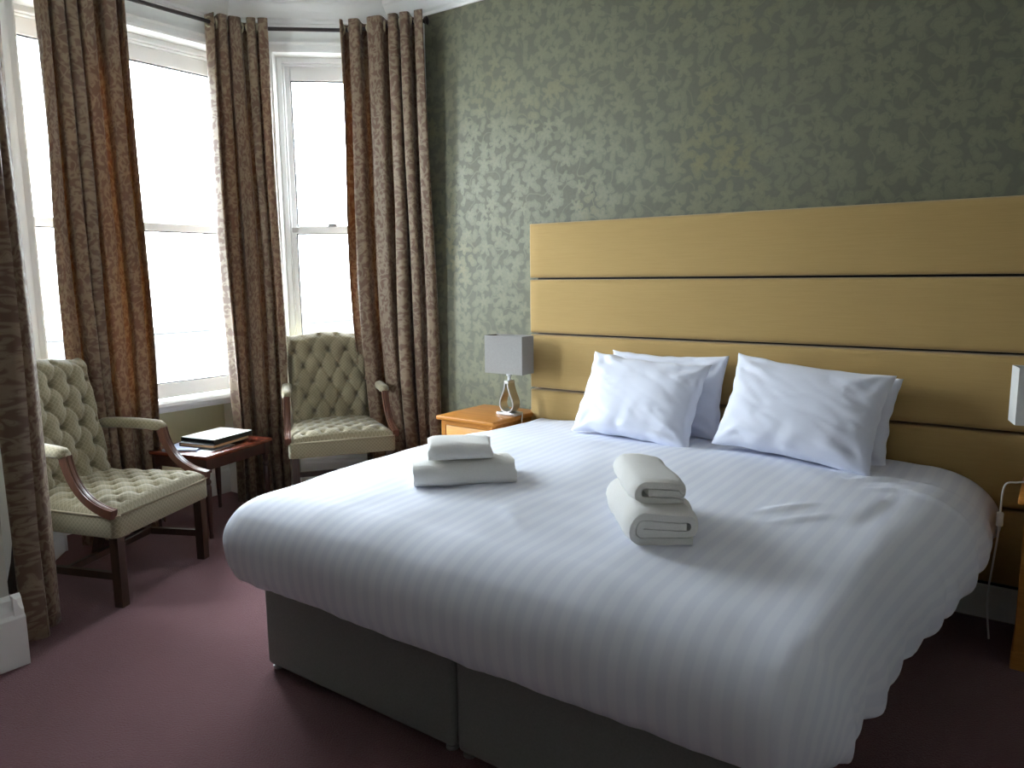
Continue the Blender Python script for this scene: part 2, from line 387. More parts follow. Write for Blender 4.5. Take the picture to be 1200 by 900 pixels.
# cornices and skirtings of the square room
def cornice(name, p, q, n):
    p, q, n = Vector(p), Vector(q), Vector(n); bm = bmesh.new()
    prof = [(0, H-.115), (.012, H-.115), (.014, H-.10), (.03, H-.09), (.055, H-.06), (.085, H-.03), (.10, H-.022), (.10, H), (0, H)]
    loft(bm, [[(e.x+n.x*d, e.y+n.y*d, z) for d, z in prof] for e in (p, q)]); structure(finish(name, bm, M_ceiling))
cornice('trim_cornice_headboard', (A2.x, 0), (X1, 0), (0, -1)); cornice('trim_cornice_side', (X1, 0), (X1, Y0), (-1, 0))
cornice('trim_cornice_back', (X1, Y0), (X0, Y0), (0, 1)); cornice('trim_cornice_left', (X0, -2.5), (X0, Y0), (1, 0))
def skirting(name, p, q, n, hgt=.24):
    p, q, n = Vector(p), Vector(q), Vector(n); bm = bmesh.new(); k = hgt/.24
    prof = [(0, 0), (.035, 0), (.035, .165*k), (.026, .178*k), (.026, .19*k), (.016, .21*k), (.012, .225*k), (0, .24*k)]
    loft(bm, [[(e.x+n.x*d, e.y+n.y*d, z) for d, z in prof] for e in (p, q)]); structure(finish(name, bm, M_white))
skirting('baseboard_headboard', (-.93, 0), (X1, 0), (0, -1), .2); skirting('baseboard_side', (X1, 0), (X1, Y0), (-1, 0))
skirting('baseboard_back', (X1, Y0), (X0, Y0), (0, 1)); skirting('baseboard_left', (X0, -2.465), (X0, Y0), (1, 0), .27)
skirting('baseboard_pier', (X0+.030, -2.5), (D2.x, -2.5), (0, 1), .27)

# ------------------------------------------------------------------ outside
M_ground = mat('pale_paving', (.5, .5, .48), .9); M_stone = mat('grey_stone', (.075, .075, .075), .9); M_rail = mat('grey_railing', (.04, .04, .045), .6)
M_leaf = mat('hedge_green', (.10, .14, .07), .8)
bm = bmesh.new(); box2(bm, (-90, -60, -1.2), (-2.9, 60, -1.0)); structure(finish('ground', bm, M_ground))
bm = bmesh.new(); box2(bm, (-12.3, -40, -1.0), (-12, 40, .36), .03); box2(bm, (-12.36, -40, .36), (-11.94, 40, .46), .02)
tag(finish('garden_wall', bm, M_stone), 'grey stone wall across the paving outside the windows', 'wall')
rl = empty('railing', (-7.5, 0, -1.0)); tag(rl, 'thin grey metal railing outside behind the lower window panes', 'railing')
bm = bmesh.new()
for z in (.18, .62): box2(bm, (-.015, -9, z-.015), (.015, 9, z+.015))
finish('rail', bm, M_rail, rl)
for i in range(13):
    bm = bmesh.new(); box2(bm, (-.02, -9+i*1.5-.02, -.0), (.02, -9+i*1.5+.02, .66)); finish('post', bm, M_rail, rl)

# ------------------------------------------------------------------ curtain rod and curtains
def offset_poly(d):
    def ln(P, Q):
        m, L = seg_frame(P, Q); n = Vector((m[0][1], m[1][1])); return P-n*d, (Q-P).normalized()
    def isect(l1, l2):
        (p, u), (q, v_) = l1, l2; k = ((q.x-p.x)*v_.y-(q.y-p.y)*v_.x)/(u.x*v_.y-u.y*v_.x); return p+u*k
    l1, l2, l3 = ln(A2, B2), ln(B2, C2), ln(C2, D2)
    return l1[0], isect(l1, l2), isect(l2, l3), l3[0]+l3[1]*(D2-C2).length
ra, rb, rc, rd = offset_poly(.11)
ROD = [Vector((-.845, -.095)), Vector((-1.30, -.229)), rb, rc, Vector((-.87, -2.405))]; ZR = 2.872
LEN = [0]
for p, q in zip(ROD, ROD[1:]): LEN.append(LEN[-1]+(q-p).length)
def rod_at(s):
    """point and tangent along the rod, bends rounded a little"""
    def raw(s):
        s_ = max(-.3, min(LEN[-1]+.3, s))
        i = 0
        while i < 3 and s_ > LEN[i+1]: i += 1
        t = (s_-LEN[i])/(LEN[i+1]-LEN[i]); return ROD[i].lerp(ROD[i+1], t)
    r = .09
    p = sum((raw(s+r*k/3) for k in range(-3, 4)), Vector((0, 0)))/7
    t = (raw(s+r)-raw(s-r)).normalized()
    return p, t
rod = empty('curtain_rod', (0, 0, ZR)); tag(rod, 'dark bronze curtain rod bent round the bay above the windows', 'curtain rod')
bm = bmesh.new(); pts = [(*rod_at(LEN[-1]*i/90)[0], 0) for i in range(91)]; tube(bm, pts, .011, 10); finish('rod', bm, M_rod, rod, True, 60)
for s in (LEN[2]-.03, LEN[3]+.03, LEN[4]-.36, .30):
    p, t = rod_at(s); n = Vector((t.y, -t.x))
    if n.dot(p-Vector((1, -1.25))) < 0: n = -n
    bm = bmesh.new(); q = p+n*.100
    tube(bm, [(*p, -.018), (*(p+n*.05), -.022), (*q, -.03)], .008, 8)
    mm = Matrix(((n.y, n.x, 0, q.x), (-n.x, n.y, 0, q.y), (0, 0, 1, 0), (0, 0, 0, 1)))
    box2(bm, (-.015, -.004, -.07), (.015, .008, .02), .003, 1, mm)
    finish('bracket', bm, M_rod, rod, True, 40)
for s, sg in ((0, -1), (LEN[-1], 1)):
    p, t = rod_at(s); bm = bmesh.new()
    rr = [(0.011, 0), (.018, .004), (.018, .012), (.012, .016), (.020, .024), (.024, .034), (.018, .046), (.004, .052)]
    loft(bm, [[Vector((*(p+t*sg*d*.5), 0)) + r*(Vector((-t.y, t.x, 0))*cos(2*pi*k/14)+Vector((0, 0, 1))*sin(2*pi*k/14)) for k in range(14)] for r, d in rr])
    finish('finial', bm, M_rod, rod, True, 50)

def curtain(label, s0, s1, n, amp, seed, drift=(0, 0), spread=0.0, zb=.03, phase=0, squeeze=0, e0=0, e1=0):
    """eyelet curtain hung between two places on the rod; n whole folds"""
    root = empty('curtain', (*rod_at((s0+s1)/2)[0], 0)); tag(root, label, 'curtain', 'damask curtains in the bay')
    base = root.location; zt = ZR+.045; width = (s1-s0); full = n*.30
    rnd = random.Random(seed); ph = [rnd.uniform(-1.0, 1.0) for _ in range(24)]; am = [rnd.uniform(.45, 1.35) for _ in range(24)]
    def warp(u): return u + .045*sin(2*pi*u+seed*1.7) - .045*sin(seed*1.7) + .022*sin(4*pi*u+seed*.9) - .022*sin(seed*.9)
    def f(u, v):
        sv = v**1.2
        uu = u + squeeze*sv*sin(pi*u)*.5
        a0 = s0+e0*sv-spread*width*.5*sv; a1_ = s1+e1*v**3.2+spread*width*.5*sv; s = a0+(a1_-a0)*uu
        p, t = rod_at(s); nn = Vector((-t.y, t.x))
        k = warp(u)*n; i = int(max(0, k)) % 23; fr = max(0, k)-int(max(0, k))
        a_ = am[i]*(1-fr)+am[i+1]*fr; p_ = ph[i]*(1-fr)+ph[i+1]*fr
        blend = min(1, v*1.6)
        A_ = amp*((1-blend)+blend*a_*1.15)
        th = 2*pi*k + phase + p_*blend*1.5 + .5*sin(3.1*v+seed)*blend
        off = A_*(sin(th)+.12*sin(3*th)) + .012*sin(.53*th+3*v+seed)*blend
        tang = -.30*A_*sin(2*th) + .012*sin(2*pi*v*1.3+k)*v
        q = p + nn*off + t*tang
        z = zt + (zb-zt)*v + .003*sin(th)*(1-v)
        return (q.x+drift[0]*sv-base.x, q.y+drift[1]*sv-base.y, z)
    bm = bmesh.new(); grid_mesh(bm, n*22, 46, f, lambda u, v: (u*full+seed*.37, (1-v)*2.9))
    c = finish('fabric', bm, M_curtain, root, True)
    md = c.modifiers.new('thickness', 'SOLIDIFY'); md.thickness = .005; md.offset = 0
    # eyelets where the cloth crosses the rod
    us = [i/2000 for i in range(2001)]; q_ = [(2*pi*n*warp(u)+phase)/pi for u in us]; hits = [us[i] for i in range(20, 1980) if int(q_[i]) != int(q_[i+1])]
    for k, u in enumerate(hits):
        s = (s0+s1)/2+(u-.5)*width; p, t = rod_at(s); bm = bmesh.new()
        d = Vector((t.x*.55+(-t.y)*(.83 if k % 2 == 0 else -.83), t.y*.55+t.x*(.83 if k % 2 == 0 else -.83), 0))
        ax = Vector((-d.y, d.x, 0)); torus(bm, (p.x-base.x, p.y-base.y, ZR), .026, .006, ax, 18, 8)
        finish('eyelet', bm, M_eyelet, root, True)
    return root
curtain('brown damask curtain drawn back beside the headboard wall', .000, .555, 5, .056, 3, (-.04, .05), 0, phase=1.2, e0=-.05, e1=-.09)
curtain('brown damask curtain between the two windows behind the side table', LEN[2]-.20, LEN[2]+.15, 4, .050, 11, (.0, .0), .06, phase=.6)
curtain('brown damask curtain with an orange glow behind the seat of the side-on armchair', LEN[3]-.46, LEN[3]+.0, 5, .056, 5, (-.02, .02), .05, phase=2.2)
curtain('dark brown damask curtain hanging in front of the white pier with tall skirting', LEN[4]-.27, LEN[4]-.01, 3, .05, 8, (.0, .0), .10, phase=.3)

# ------------------------------------------------------------------ bed
bed = empty('bed', (.9, -1.05, 0)); tag(bed, 'wide double divan bed with charcoal fabric base in two halves', 'bed')
for x0, x1 in ((-.9, -.004), (.004, .9)):
    bm = bmesh.new(); box2(bm, (x0, -.93, .018), (x1, .93, .34), .022, 4); box_uv(bm)
    dv = finish('divan_base', bm, M_divan, bed, True, 40)
    for px in (x0+.03, x1-.03):
        for py in (-.90, .88):
            bm = bmesh.new(); lathe(bm, [(.016, 0), (.02, .003), (.02, .012), (.012, .016), (.01, .03)], (px, py), 14); finish('glide', bm, M_steel, dv, True, 40)
bm = bmesh.new(); box2(bm, (-.9, -.93, .342), (.9, .92, .575), .05, 4); finish('mattress', bm, M_mattress, bed, True, 40)

DX, HX, YF, YH = .918, .93, -1.86, -.135          # duvet: centre, half flat width, foot fold, head end
RS, RF = .205, .225
def sstep(a, b, x):
    t = max(0, min(1, (x-a)/(b-a))); return t*t*(3-2*t)
def top_z(x, y):
    dx = (x-DX)/1.1
    z = .640 + .030*(1-min(1, dx*dx)) - .02*sstep(-1.4, -2.0, y)
    z += .010*noise.noise((x*2.2, y*2.2, 1.3)) + .005*noise.noise((x*6, y*6, 4.1))
    z -= .012*exp(-((x-.55)/.30)**2-((y+1.30)/.25)**2) + .014*exp(-((x-1.22)/.25)**2-((y+1.30)/.28)**2)
    z -= .016*sstep(-.75, -.35, y)*(1-sstep(.9, 1.1, abs(x-DX)))
    return z
def ridge(x, y, p, q, wd, h):
    p, q = Vector(p), Vector(q); d = q-p; L = d.length; d /= L; v_ = Vector((x, y))-p; t = v_.dot(d)
    if t < -.05 or t > L+.05: return 0
    s = abs(v_.x*d.y-v_.y*d.x); return h*exp(-(s/wd)**2)*sin(pi*max(0, min(1, t/L)))
RIDGES = [((1.50, -1.22), (1.66, -.98), .020, .008), ((1.57, -1.28), (1.73, -1.06), .018, .006), ((.80, -1.62), (1.0, -1.74), .022, .008),
          ((1.66, -.62), (1.86, -.42), .022, .016), ((1.72, -.72), (1.93, -.62), .02, .012), ((1.58, -.50), (1.74, -.36), .02, .010), ((1.80, -1.2), (1.90, -.6), .03, -.010)]
def duvet_pt(s, t):
    """s across from the centre, t along from the head; metres of cloth"""
    ex = max(0, abs(s)-HX); yy = YH - t; ey = max(0, YF-yy)
    bx = DX + max(-HX, min(HX, s)); by = max(YF, yy)
    z0 = top_z(bx, by)
    for r in RIDGES: z0 += ridge(bx, by, *r)
    e = max(ex, ey) if min(ex, ey) < 1e-6 else (ex**5+ey**5)**.2
    if e < 1e-6: return Vector((bx, by, z0))
    dn = hypot(ex, ey); dx, dy = ex/dn*(1 if s > 0 else -1), -ey/dn
    side = abs(dx); R = RF*(1-side)+(RS if s < 0 else .13+.14*sstep(-1.9, -.35, by))*side
    per = bx - by + atan2(dy, dx)*.3
    EM = .46; q = min(1, e/EM)
    # rounded shoulder, short hang, then the hem rolls under
    right = max(0, dx)
    zb_ = .338 + .030*right
    hgt = z0-zb_; R *= 1 - .55*max(0, -dx)*sstep(-.85, -.5, by)
    left = max(0, -dx); corner = 4*side*side*dy*dy
    tuck = R*(.24 + .36*left - .12*right + .30*corner*(1-right))                            # how far the hem comes back in below the bulge
    qa = .60 + .15*right
    if q < qa:
        a_ = q/qa*pi/2; h_ = R*sin(a_)**.95; v_ = hgt*(.50+.2*right)*(1-cos(a_))
    elif q < .90:
        k = (q-qa)/(.90-qa); h_ = R - tuck*(1-cos(k*pi/2)); v_ = hgt*((.50+.2*right) + (.50-.2*right)*.92*sin(k*pi/2)**.9)
    else:
        k = (q-.90)/.10; a_ = k*pi*.9; h_ = R-tuck-.022*(1-cos(a_)); v_ = hgt*(.96-.0) + .012*sin(a_)
    if abs(dy) > .5: h_ += .003*exp(-((q-.30)/.045)**2)*sstep(.5, .9, abs(dy))
    rip = sstep(.25, .9, q)
    nz = noise.noise((per*2.0, q*1.2, 7.7+dx))*.008 + noise.noise((per*8.5, q*1.5, 2.2))*.010*rip + noise.noise((per*22, q*1.2, 5.2))*.005*rip
    if s > 0 and side > .5: nz += sstep(.6, .98, side)*(.011*sin(per*34+9*noise.noise((per*2.3, 0, 0)))*(.35+.9*abs(noise.noise((per*2.9, 4, 1)))*2))*rip*rip + .02*noise.noise((per*5, q, 9))
    h_ += nz*rip; v_ += (noise.noise((per*3, 3.1, 0))*.004 + noise.noise((per*11, 1.1, 0))*.004)*rip*(1+1.2*right)
    sag = .006*noise.noise((per*1.6, q*2, 5))*q
    return Vector((bx+dx*h_, by+dy*h_, z0-v_+sag))
S_, T_ = HX+.46, (YH-YF)+.46
bm = bmesh.new()
grid_mesh(bm, 230, 250, lambda u, v: duvet_pt((u*2-1)*S_, v*T_), lambda u, v: ((u*2-1)*S_, v*T_))
duv = finish('duvet', bm, M_duvet, None, True)
tag(duv, 'white striped duvet spread over the double bed', 'duvet')
md = duv.modifiers.new('thickness', 'SOLIDIFY'); md.thickness = .012; md.offset = -1

# headboard: six padded horizontal panels
hb = empty('headboard', (1.3, 0, 0)); tag(hb, 'wide gold padded headboard of stacked horizontal panels behind the bed', 'headboard')
bm = bmesh.new(); box2(bm, (-1.41, -.03, .06), (1.44, -.002, 1.685)); finish('backing_board', bm, M_black, hb)
edges = [1.694, 1.394, 1.094, .789, .484, .17]
for zt_, zb_ in zip(edges, edges[1:]):
    bm = bmesh.new()
    nu, nv = 60, 14; x0, x1 = -1.4206, 1.45; hh = zt_-zb_-.010
    def pf(u, v):
        eu = min(u, 1-u)*(x1-x0); ev = min(v, 1-v)*hh
        def rd(e, r): return 0 if e >= r else r - sqrt(max(0, r*r-(r-e)**2))
        dp = .020*(1-min(1, rd(ev, .022)/.022)) ; du = .020*(1-min(1, rd(eu, .022)/.022))
        return (x0+(x1-x0)*u, -.083-min(dp, du)-.002*sin(pi*v), zb_+.005+hh*v)
    us = [0, .001, .003, .006] + [i/40 for i in range(1, 40)] + [.994, .997, .999, 1]
    vs_ = [0, .01, .03, .06, .1, .2, .35, .5, .65, .8, .9, .94, .97, .99, 1]
    front = [[bm.verts.new(pf(u, v)) for u in us] for v in vs_]
    for j in range(len(vs_)-1):
        for i in range(len(us)-1): bm.faces.new((front[j][i], front[j][i+1], front[j+1][i+1], front[j+1][i]))
    rim = front[0][:] + [r[-1] for r in front[1:]] + list(reversed(front[-1][:-1])) + [front[j][0] for j in range(len(vs_)-2, 0, -1)]
    back = [bm.verts.new((v.co.x, -.031, v.co.z)) for v in rim]
    for i in range(len(rim)):
        j = (i+1) % len(rim); bm.faces.new((rim[i], rim[j], back[j], back[i]))
    finish('padded_panel', bm, M_head, hb, True, 50)

# ------------------------------------------------------------------ pillows
def pillow(label, bottom, topp, wid, hgt, thick, seed, roll=0, yaw=0, slump=.25):
    bottom, topp = Vector(bottom), Vector(topp)
    n = 44
    def surf(sg):
        def f(u, v):
            a, b_ = u*2-1, v*2-1
            pin = 1-.07*(1-b_*b_)*abs(a)**3; pin2 = 1-.09*(1-a*a)*abs(b_)**3
            x = a*wid/2*pin; y = b_*hgt/2*pin2
            m_ = max(0, (1-abs(a)**2.6)*(1-abs(b_)**2.6))
            t = thick/2*m_**.5*(1-slump*b_)
            e = min(1, m_*3)
            t += (.006*noise.noise((a*1.6+seed, b_*1.6, sg)))*e
            dg = a*.8+b_*1.1; cr = noise.noise((dg*4.5+seed, (a-b_)*.9, 2.5)); t -= .007*exp(-(cr/.10)**2)*e*(.35+.65*abs(a))
            rc = hypot(abs(a)-1, abs(b_)-1); ca = atan2(1-abs(b_)+1e-3, 1-abs(a)+1e-3); t += .008*sin(ca*9+seed+3*noise.noise((rc*3, seed, a)))*exp(-((rc-.35)/.28)**2)*e
            t += .006*sin(14*a+6*noise.noise((a*2, b_*2, seed)))*max(0, -b_)**1.5*e*(1-abs(a))
            x += .008*noise.noise((b_*4, seed, 1)); y += .008*noise.noise((a*4, seed, 2))
            return Vector((x, y, sg*(t+.004*(1 if m_ <= 0 else 1))))
        return f
    bm = bmesh.new()
    A = grid_mesh(bm, n, n, surf(1)); Bv = grid_mesh(bm, n, n, surf(-1))
    for i in range(n):
        for (p0, p1, q0, q1) in ((A[0][i], A[0][i+1], Bv[0][i], Bv[0][i+1]), (A[n][i], A[n][i+1], Bv[n][i], Bv[n][i+1]), (A[i][0], A[i+1][0], Bv[i][0], Bv[i+1][0]), (A[i][n], A[i+1][n], Bv[i][n], Bv[i+1][n])):
            bm.faces.new((p0, p1, q1, q0))
    o = finish('pillow', bm, M_pillow, None, True)
    yv = (topp-bottom).normalized(); c = (bottom+topp)/2
    xv = Vector((cos(yaw), sin(yaw), 0)); xv = (xv-yv*xv.dot(yv)).normalized(); zv = xv.cross(yv)
    R = Matrix((xv, yv, zv)).transposed().to_4x4() @ Matrix.Rotation(roll, 4, 'Z'); R.translation = c
    o.matrix_world = R
    tag(o, label, 'pillow', 'white pillows against the headboard'); return o
pillow('white pillow tucked behind the front pillow nearer the lamp', (.735, -.235, .655), (.735, -.165, 1.025), .60, .40, .12, 2, radians(0))
pillow('plump white pillow leaning on another at the lamp side of the bed', (.675, -.455, .660), (.690, -.275, 1.010), .61, .415, .19, 5, radians(-1))
pillow('white pillow mostly hidden behind the large creased pillow', (1.435, -.235, .655), (1.44, -.165, .96), .62, .40, .12, 9, radians(-3))
pillow('large creased white pillow with a raised corner, beside the bare gold panels', (1.405, -.455, .655), (1.420, -.265, 1.035), .645, .425, .20, 14, radians(-3.5))

# ------------------------------------------------------------------ towels
def towel(label, p, ang, wid, length, hgt, layers, z, seed):
    """flat folded towel: a ribbon wound in a flattened spiral, run along its length (local y)"""
    th = hgt/layers; path = []
    lo, hi, x0, x1 = th/2, hgt-th/2, -wid/2+hgt/2, wid/2-hgt/2
    first = True; turn = 0
    path.append((x1+.2*hgt, lo))
    while hi-lo > th*.6 or turn == 0:
        r = (hi-lo)/2; zc = (hi+lo)/2
        for k in range(5): path.append((x1+(x0-x1)*k/4, lo))
        for k in range(1, 8): a_ = -pi/2-pi*k/8; path.append((x0+r*cos(a_), zc+r*sin(a_)))
        for k in range(5): path.append((x0+(x1-x0)*k/4, hi))
        lo2 = lo+th
        r = (hi-lo2)/2; zc = (hi+lo2)/2
        if r <= th*.2: break
        for k in range(1, 8): a_ = pi/2-pi*k/8; path.append((x1+r*cos(a_), zc+r*sin(a_)))
        lo = lo2; hi = hi-th; turn += 1
        if hi-lo < th*.4:
            path.append((x1-.02, lo)); path.append((x0+.01, lo)); break
    pts = []
    for q in path:
        if not pts or hypot(q[0]-pts[-1][0], q[1]-pts[-1][1]) > .002: pts.append(q)
    outl, inl = [], []
    for i, q in enumerate(pts):
        a_ = pts[max(0, i-1)]; b_ = pts[min(len(pts)-1, i+1)]; dx, dz = b_[0]-a_[0], b_[1]-a_[1]; L = hypot(dx, dz) or 1
        nx, nz = dz/L*th*.44, -dx/L*th*.44
        outl.append((q[0]+nx, q[1]+nz)); inl.append((q[0]-nx, q[1]-nz))
    poly = outl+inl[::-1]; n = 24; bm = bmesh.new(); rings = []
    for j in range(n+1):
        t = j/n; y = (t-.5)*length; ring = []
        ed = 1-.09*exp(-min(t, 1-t)*22)
        for k, (x, zz) in enumerate(poly):
            w_ = noise.noise((x*9, y*9, seed))*.010 + .004*noise.noise((x*25, y*25, seed))
            y_ = y + .010*noise.noise((x*12, zz*20, seed+j//n))*(1 if j in (0, n) else .3)
            ring.append((x*ed+w_, y_, max(.001, zz*(1+.10*noise.noise((x*8, y*8, seed+3)))*ed + ((noise.noise((x*6, y*6, seed+1))*.009 + noise.noise((x*22, y*22, seed+4))*.003 - .10*hgt*(abs(x)/(wid/2))**2) if zz > hgt*.3 else 0))))
        rings.append(ring)
    vr = [[bm.verts.new(q) for q in r] for r in rings]; m_ = len(poly)
    for a_, b_ in zip(vr, vr[1:]):
        for i in range(m_): bm.faces.new((a_[i], a_[(i+1) % m_], b_[(i+1) % m_], b_[i]))
    h = len(outl)
    for r in (vr[0], vr[-1]):
        for i in range(h-1): bm.faces.new((r[i], r[i+1], r[m_-2-i], r[m_-1-i]))
    o = finish('towel', bm, M_towel, None, True, 60); o.location = (p[0], p[1], z); o.rotation_euler = (0, 0, ang)
    tag(o, label, 'towel', 'folded white towels on the bed'); return o
a1 = radians(43); d1 = Vector((cos(a1), sin(a1))); n1_ = Vector((-sin(a1), cos(a1)))
c1 = Vector((.563, -1.497)) + n1_*.135
z1 = top_z(*c1)-.004
towel('larger folded white bath towel under a hand towel, on the window side of the bed', c1, a1+pi/2, .26, .375, .088, 4, z1, 1)
towel('small folded white hand towel topmost on the pile nearer the window', c1+n1_*.0-d1*.015, a1+pi/2, .19, .235, .070, 3, z1+.088, 2)
a2 = radians(128); d2 = Vector((cos(a2), sin(a2)))
c2 = Vector((1.41, -1.64)) + d2*.205
z2 = top_z(*c2)-.004
towel('larger folded white bath towel beneath another, coiled end showing, mid bed', c2, a2-pi/2, .235, .40, .100, 4, z2, 5)
towel('smaller folded white towel on the pile whose coiled ends face the foot', c2+d2*.035, a2-pi/2, .185, .33, .075, 3, z2+.101, 6)

# ------------------------------------------------------------------ armchairs
def tuft_dist(x, y, sx, sy):
    best = 9
    i0 = round(y/sy)
    for i in (i0-1, i0, i0+1):
        off = sx/2 if i % 2 else 0; k = round((x-off)/sx)
        for kk in (k-1, k, k+1): best = min(best, hypot(x-off-kk*sx, y-i*sy))
    # distance to the diamond crease lines joining buttons
    m1 = (x/sx + y/(2*sy)); m2 = (x/sx - y/(2*sy))
    nrm = 1/hypot(1/sx, 1/(2*sy))
    l1 = abs(m1-round(m1))*nrm; l2 = abs(m2-round(m2))*nrm
    return best, min(l1, l2)
def tuft_h(x, y, sx, sy, depth):
    d, l = tuft_dist(x, y, sx, sy)
    return depth*(1-.66*exp(-(d/.014)**2)-.34*exp(-(d/.040)**2)) - .13*depth*exp(-(l/.008)**2)
def armchair(label, loc, rz, leg_h=0.0, scale=1.0):
    root = empty('armchair', loc, rz); root.scale = (scale,)*3
    tag(root, label, 'armchair', 'tufted armchairs in the bay')
    g = leg_h
    # legs
    for sx in (-1, 1):
        bm = bmesh.new(); loft(bm, [[(sx*.29+a*.021, .265+b_*.021, z) for a, b_ in ((-1, -1), (1, -1), (1, 1), (-1, 1))] for z in (0, .335+g)]); finish('leg', bm, M_darkwood, root)
        bm = bmesh.new()
        loft(bm, [[(sx*x+a*.019, y+b_*.02, z) for a, b_ in ((-1, -1), (1, -1), (1, 1), (-1, 1))] for x, y, z in ((.262, -.345, 0), (.258, -.30, .15+g/2), (.255, -.265, .335+g))]); finish('leg', bm, M_darkwood, root)
        bm = bmesh.new(); loft(bm, [[(sx*x+a*.011, y, z+b_*.016) for a, b_ in ((-1, -1), (1, -1), (1, 1), (-1, 1))] for x, y, z in ((.288, .25, .135+g), (.261, -.30, .135+g))]); finish('stretcher', bm, M_darkwood, root)
    bm = bmesh.new(); box2(bm, (-.275, -.035, .119+g), (.275, -.012, .151+g), .002, 1); finish('stretcher', bm, M_darkwood, root)
    # upholstered rail
    bm = bmesh.new()
    def outline(z, ins, n=8):
        pts = []
        def hw(y): return .272+.056*(y+.28)/.58
        cs = [(.30, 1), (-.28, 1), (-.28, -1), (.30, -1)]
        r = .03
        for (y, s) in cs:
            cx_, cy_ = s*(hw(y)-r-ins), y-(r+ins)*(1 if y > 0 else -1)
            st = {(.30, 1): 90, (-.28, 1): 0, (-.28, -1): -90, (.30, -1): 180}[(y, s)]
            for k in range(n+1):
                a_ = radians(st - 90*k/n); pts.append((cx_+r*cos(a_), cy_+r*sin(a_), z))
        return pts
    loft(bm, [outline(.322+g, .008), outline(.318+g, .002), outline(.325+g, 0), outline(.405+g, 0), outline(.413+g, .004), outline(.416+g, .02)]); box_uv(bm)
    finish('seat_rail', bm, M_chair, root, True, 50)
    bm = bmesh.new(); tube(bm, [p for p in outline(.414+g, .001)]+[outline(.414+g, .001)[0]], .005, 6); finish('welt', bm, M_chair, root, True)
    # tufted seat cushion
    def seat(u, v):
        y = .298-.56*v; hw = .270+.056*(y+.28)/.58; a = u*2-1; x = a*hw
        edge = (1-abs(a)**6)*(1-abs(v*2-1)**8); edge = max(0, edge)**.42
        inner = sstep(0, .055, min(hw-abs(x), .298-y, y+.262))
        return (x, y, .414+g + edge*(.050+.012*(1-a*a)) + inner*(tuft_h(x, y, .115, .062, .030)-.020))
    bm = bmesh.new(); vs = grid_mesh(bm, 84, 76, seat, lambda u, v: (u*.6, v*.56))
    finish('seat_cushion', bm, M_chair, root, True)
    bme = bmesh.new(); bmesh.ops.create_uvsphere(bme, u_segments=10, v_segments=6, radius=.0075); 
    for v in bme.verts: v.co.z *= .5
    first = finish('button', bme, M_chair, root, True); used = False
    def button(p, q=None):
        nonlocal used
        o = first if not used else first.copy()
        if used: COL.objects.link(o); o.parent = root
        used = True; o.location = p
        if q is not None: o.rotation_euler = q
    for i in range(-3, 4):
        y = i*.062
        for k in range(-3, 4):
            x = k*.115 + (.0575 if i % 2 else 0)
            if abs(x) > .235: continue
            u = (x/(.270+.056*(y+.28)/.58)+1)/2; vv_ = (.298-y)/.56; button((x, y, seat(u, vv_)[2]+.002))
    # tufted back, camel top, leaning backwards
    lean = radians(12); cb, sb = cos(lean), sin(lean); BH = .635; TH = .085
    def topz(a): return 1 + .030*(.5+.5*cos(pi*min(1, abs(a)/.72))) - .012*(exp(-((abs(a)-.80)/.13)**2)) - .02*max(0, abs(a)-.86)/.14*0
    def place(x, h, d):   # h up the back, d towards the sitter
        return (x, -.235 - h*sb + d*cb, .405+g + h*cb + d*sb)
    def bk(sg):
        def f(u, v):
            a = u*2-1; hwid = .258+.024*v; x = a*hwid; h = v*BH*topz(a)
            e = max(0, (1-abs(a)**9))*max(0, (1-abs(v*2-1)**16)); e = e**.4
            d = TH/2*e*sg
            if sg > 0:
                inner = sstep(0, .05, min(hwid-abs(x), BH*topz(a)-h))*sstep(0, .03, h)
                d += inner*(tuft_h(x+.0, h-.10, .115, .105, .046)-.016) + .012*e
            return place(x, h, d)
        return f
    bm = bmesh.new(); n1, n2 = 110, 128
    A = grid_mesh(bm, n1, n2, bk(1), lambda u, v: (u*.55, v*.63)); Bv = grid_mesh(bm, n1, n2, bk(-1), lambda u, v: (u*.55, v*.63))
    bmesh.ops.remove_doubles(bm, verts=bm.verts, dist=.0004)
    finish('backrest', bm, M_chair, root, True)
    # rows of four and three in turn
    for i in range(0, 5):
        h = .10 + .105*i
        for k in range(-3, 4):
            x = k*.115 + (.0575 if i % 2 else 0)
            if i % 2 == 0: pass
            if abs(x) > .225: continue
            hw_ = .258+.024*(h/BH); u = (x/hw_+1)/2; vv_ = h/(BH*topz(x/hw_)); p = Vector(bk(1)(u, vv_)); button(p+Vector((0, cb*.002, 0)), (radians(90)-lean*0, 0, 0))
    # arms: padded rest on a swept-back wooden support
    for sx in (-1, 1):
        bm = bmesh.new(); rings = []
        for k in range(15):
            t = k/14; y = -.285+.365*t; z = .690+g-.012*t+.008*sin(pi*t); x = sx*(.285+.028*t)
            wv_ = .030*min(1, (t*14+.4)/1.5, ((1-t)*14+.35)/1.3)**.5; hv = .026*min(1, (t*14+.3)/1.5, ((1-t)*14+.3)/1.5)**.5
            rings.append([(x+wv_*cos(q)*(abs(cos(q))**-.3 if abs(cos(q)) > .01 else 1), y, z+hv*sin(q)*(abs(sin(q))**-.3 if abs(sin(q)) > .01 else 1)) for q in [2*pi*j/16 for j in range(16)]])
        loft(bm, rings); box_uv(bm); finish('armrest', bm, M_chair, root, True, 60)
        bm = bmesh.new()
        path = bez((sx*.312, .062, .668+g), (sx*.314, .085, .55+g), (sx*.322, .150, .455+g), (sx*.330, .298, .428+g), 18)
        rings = []
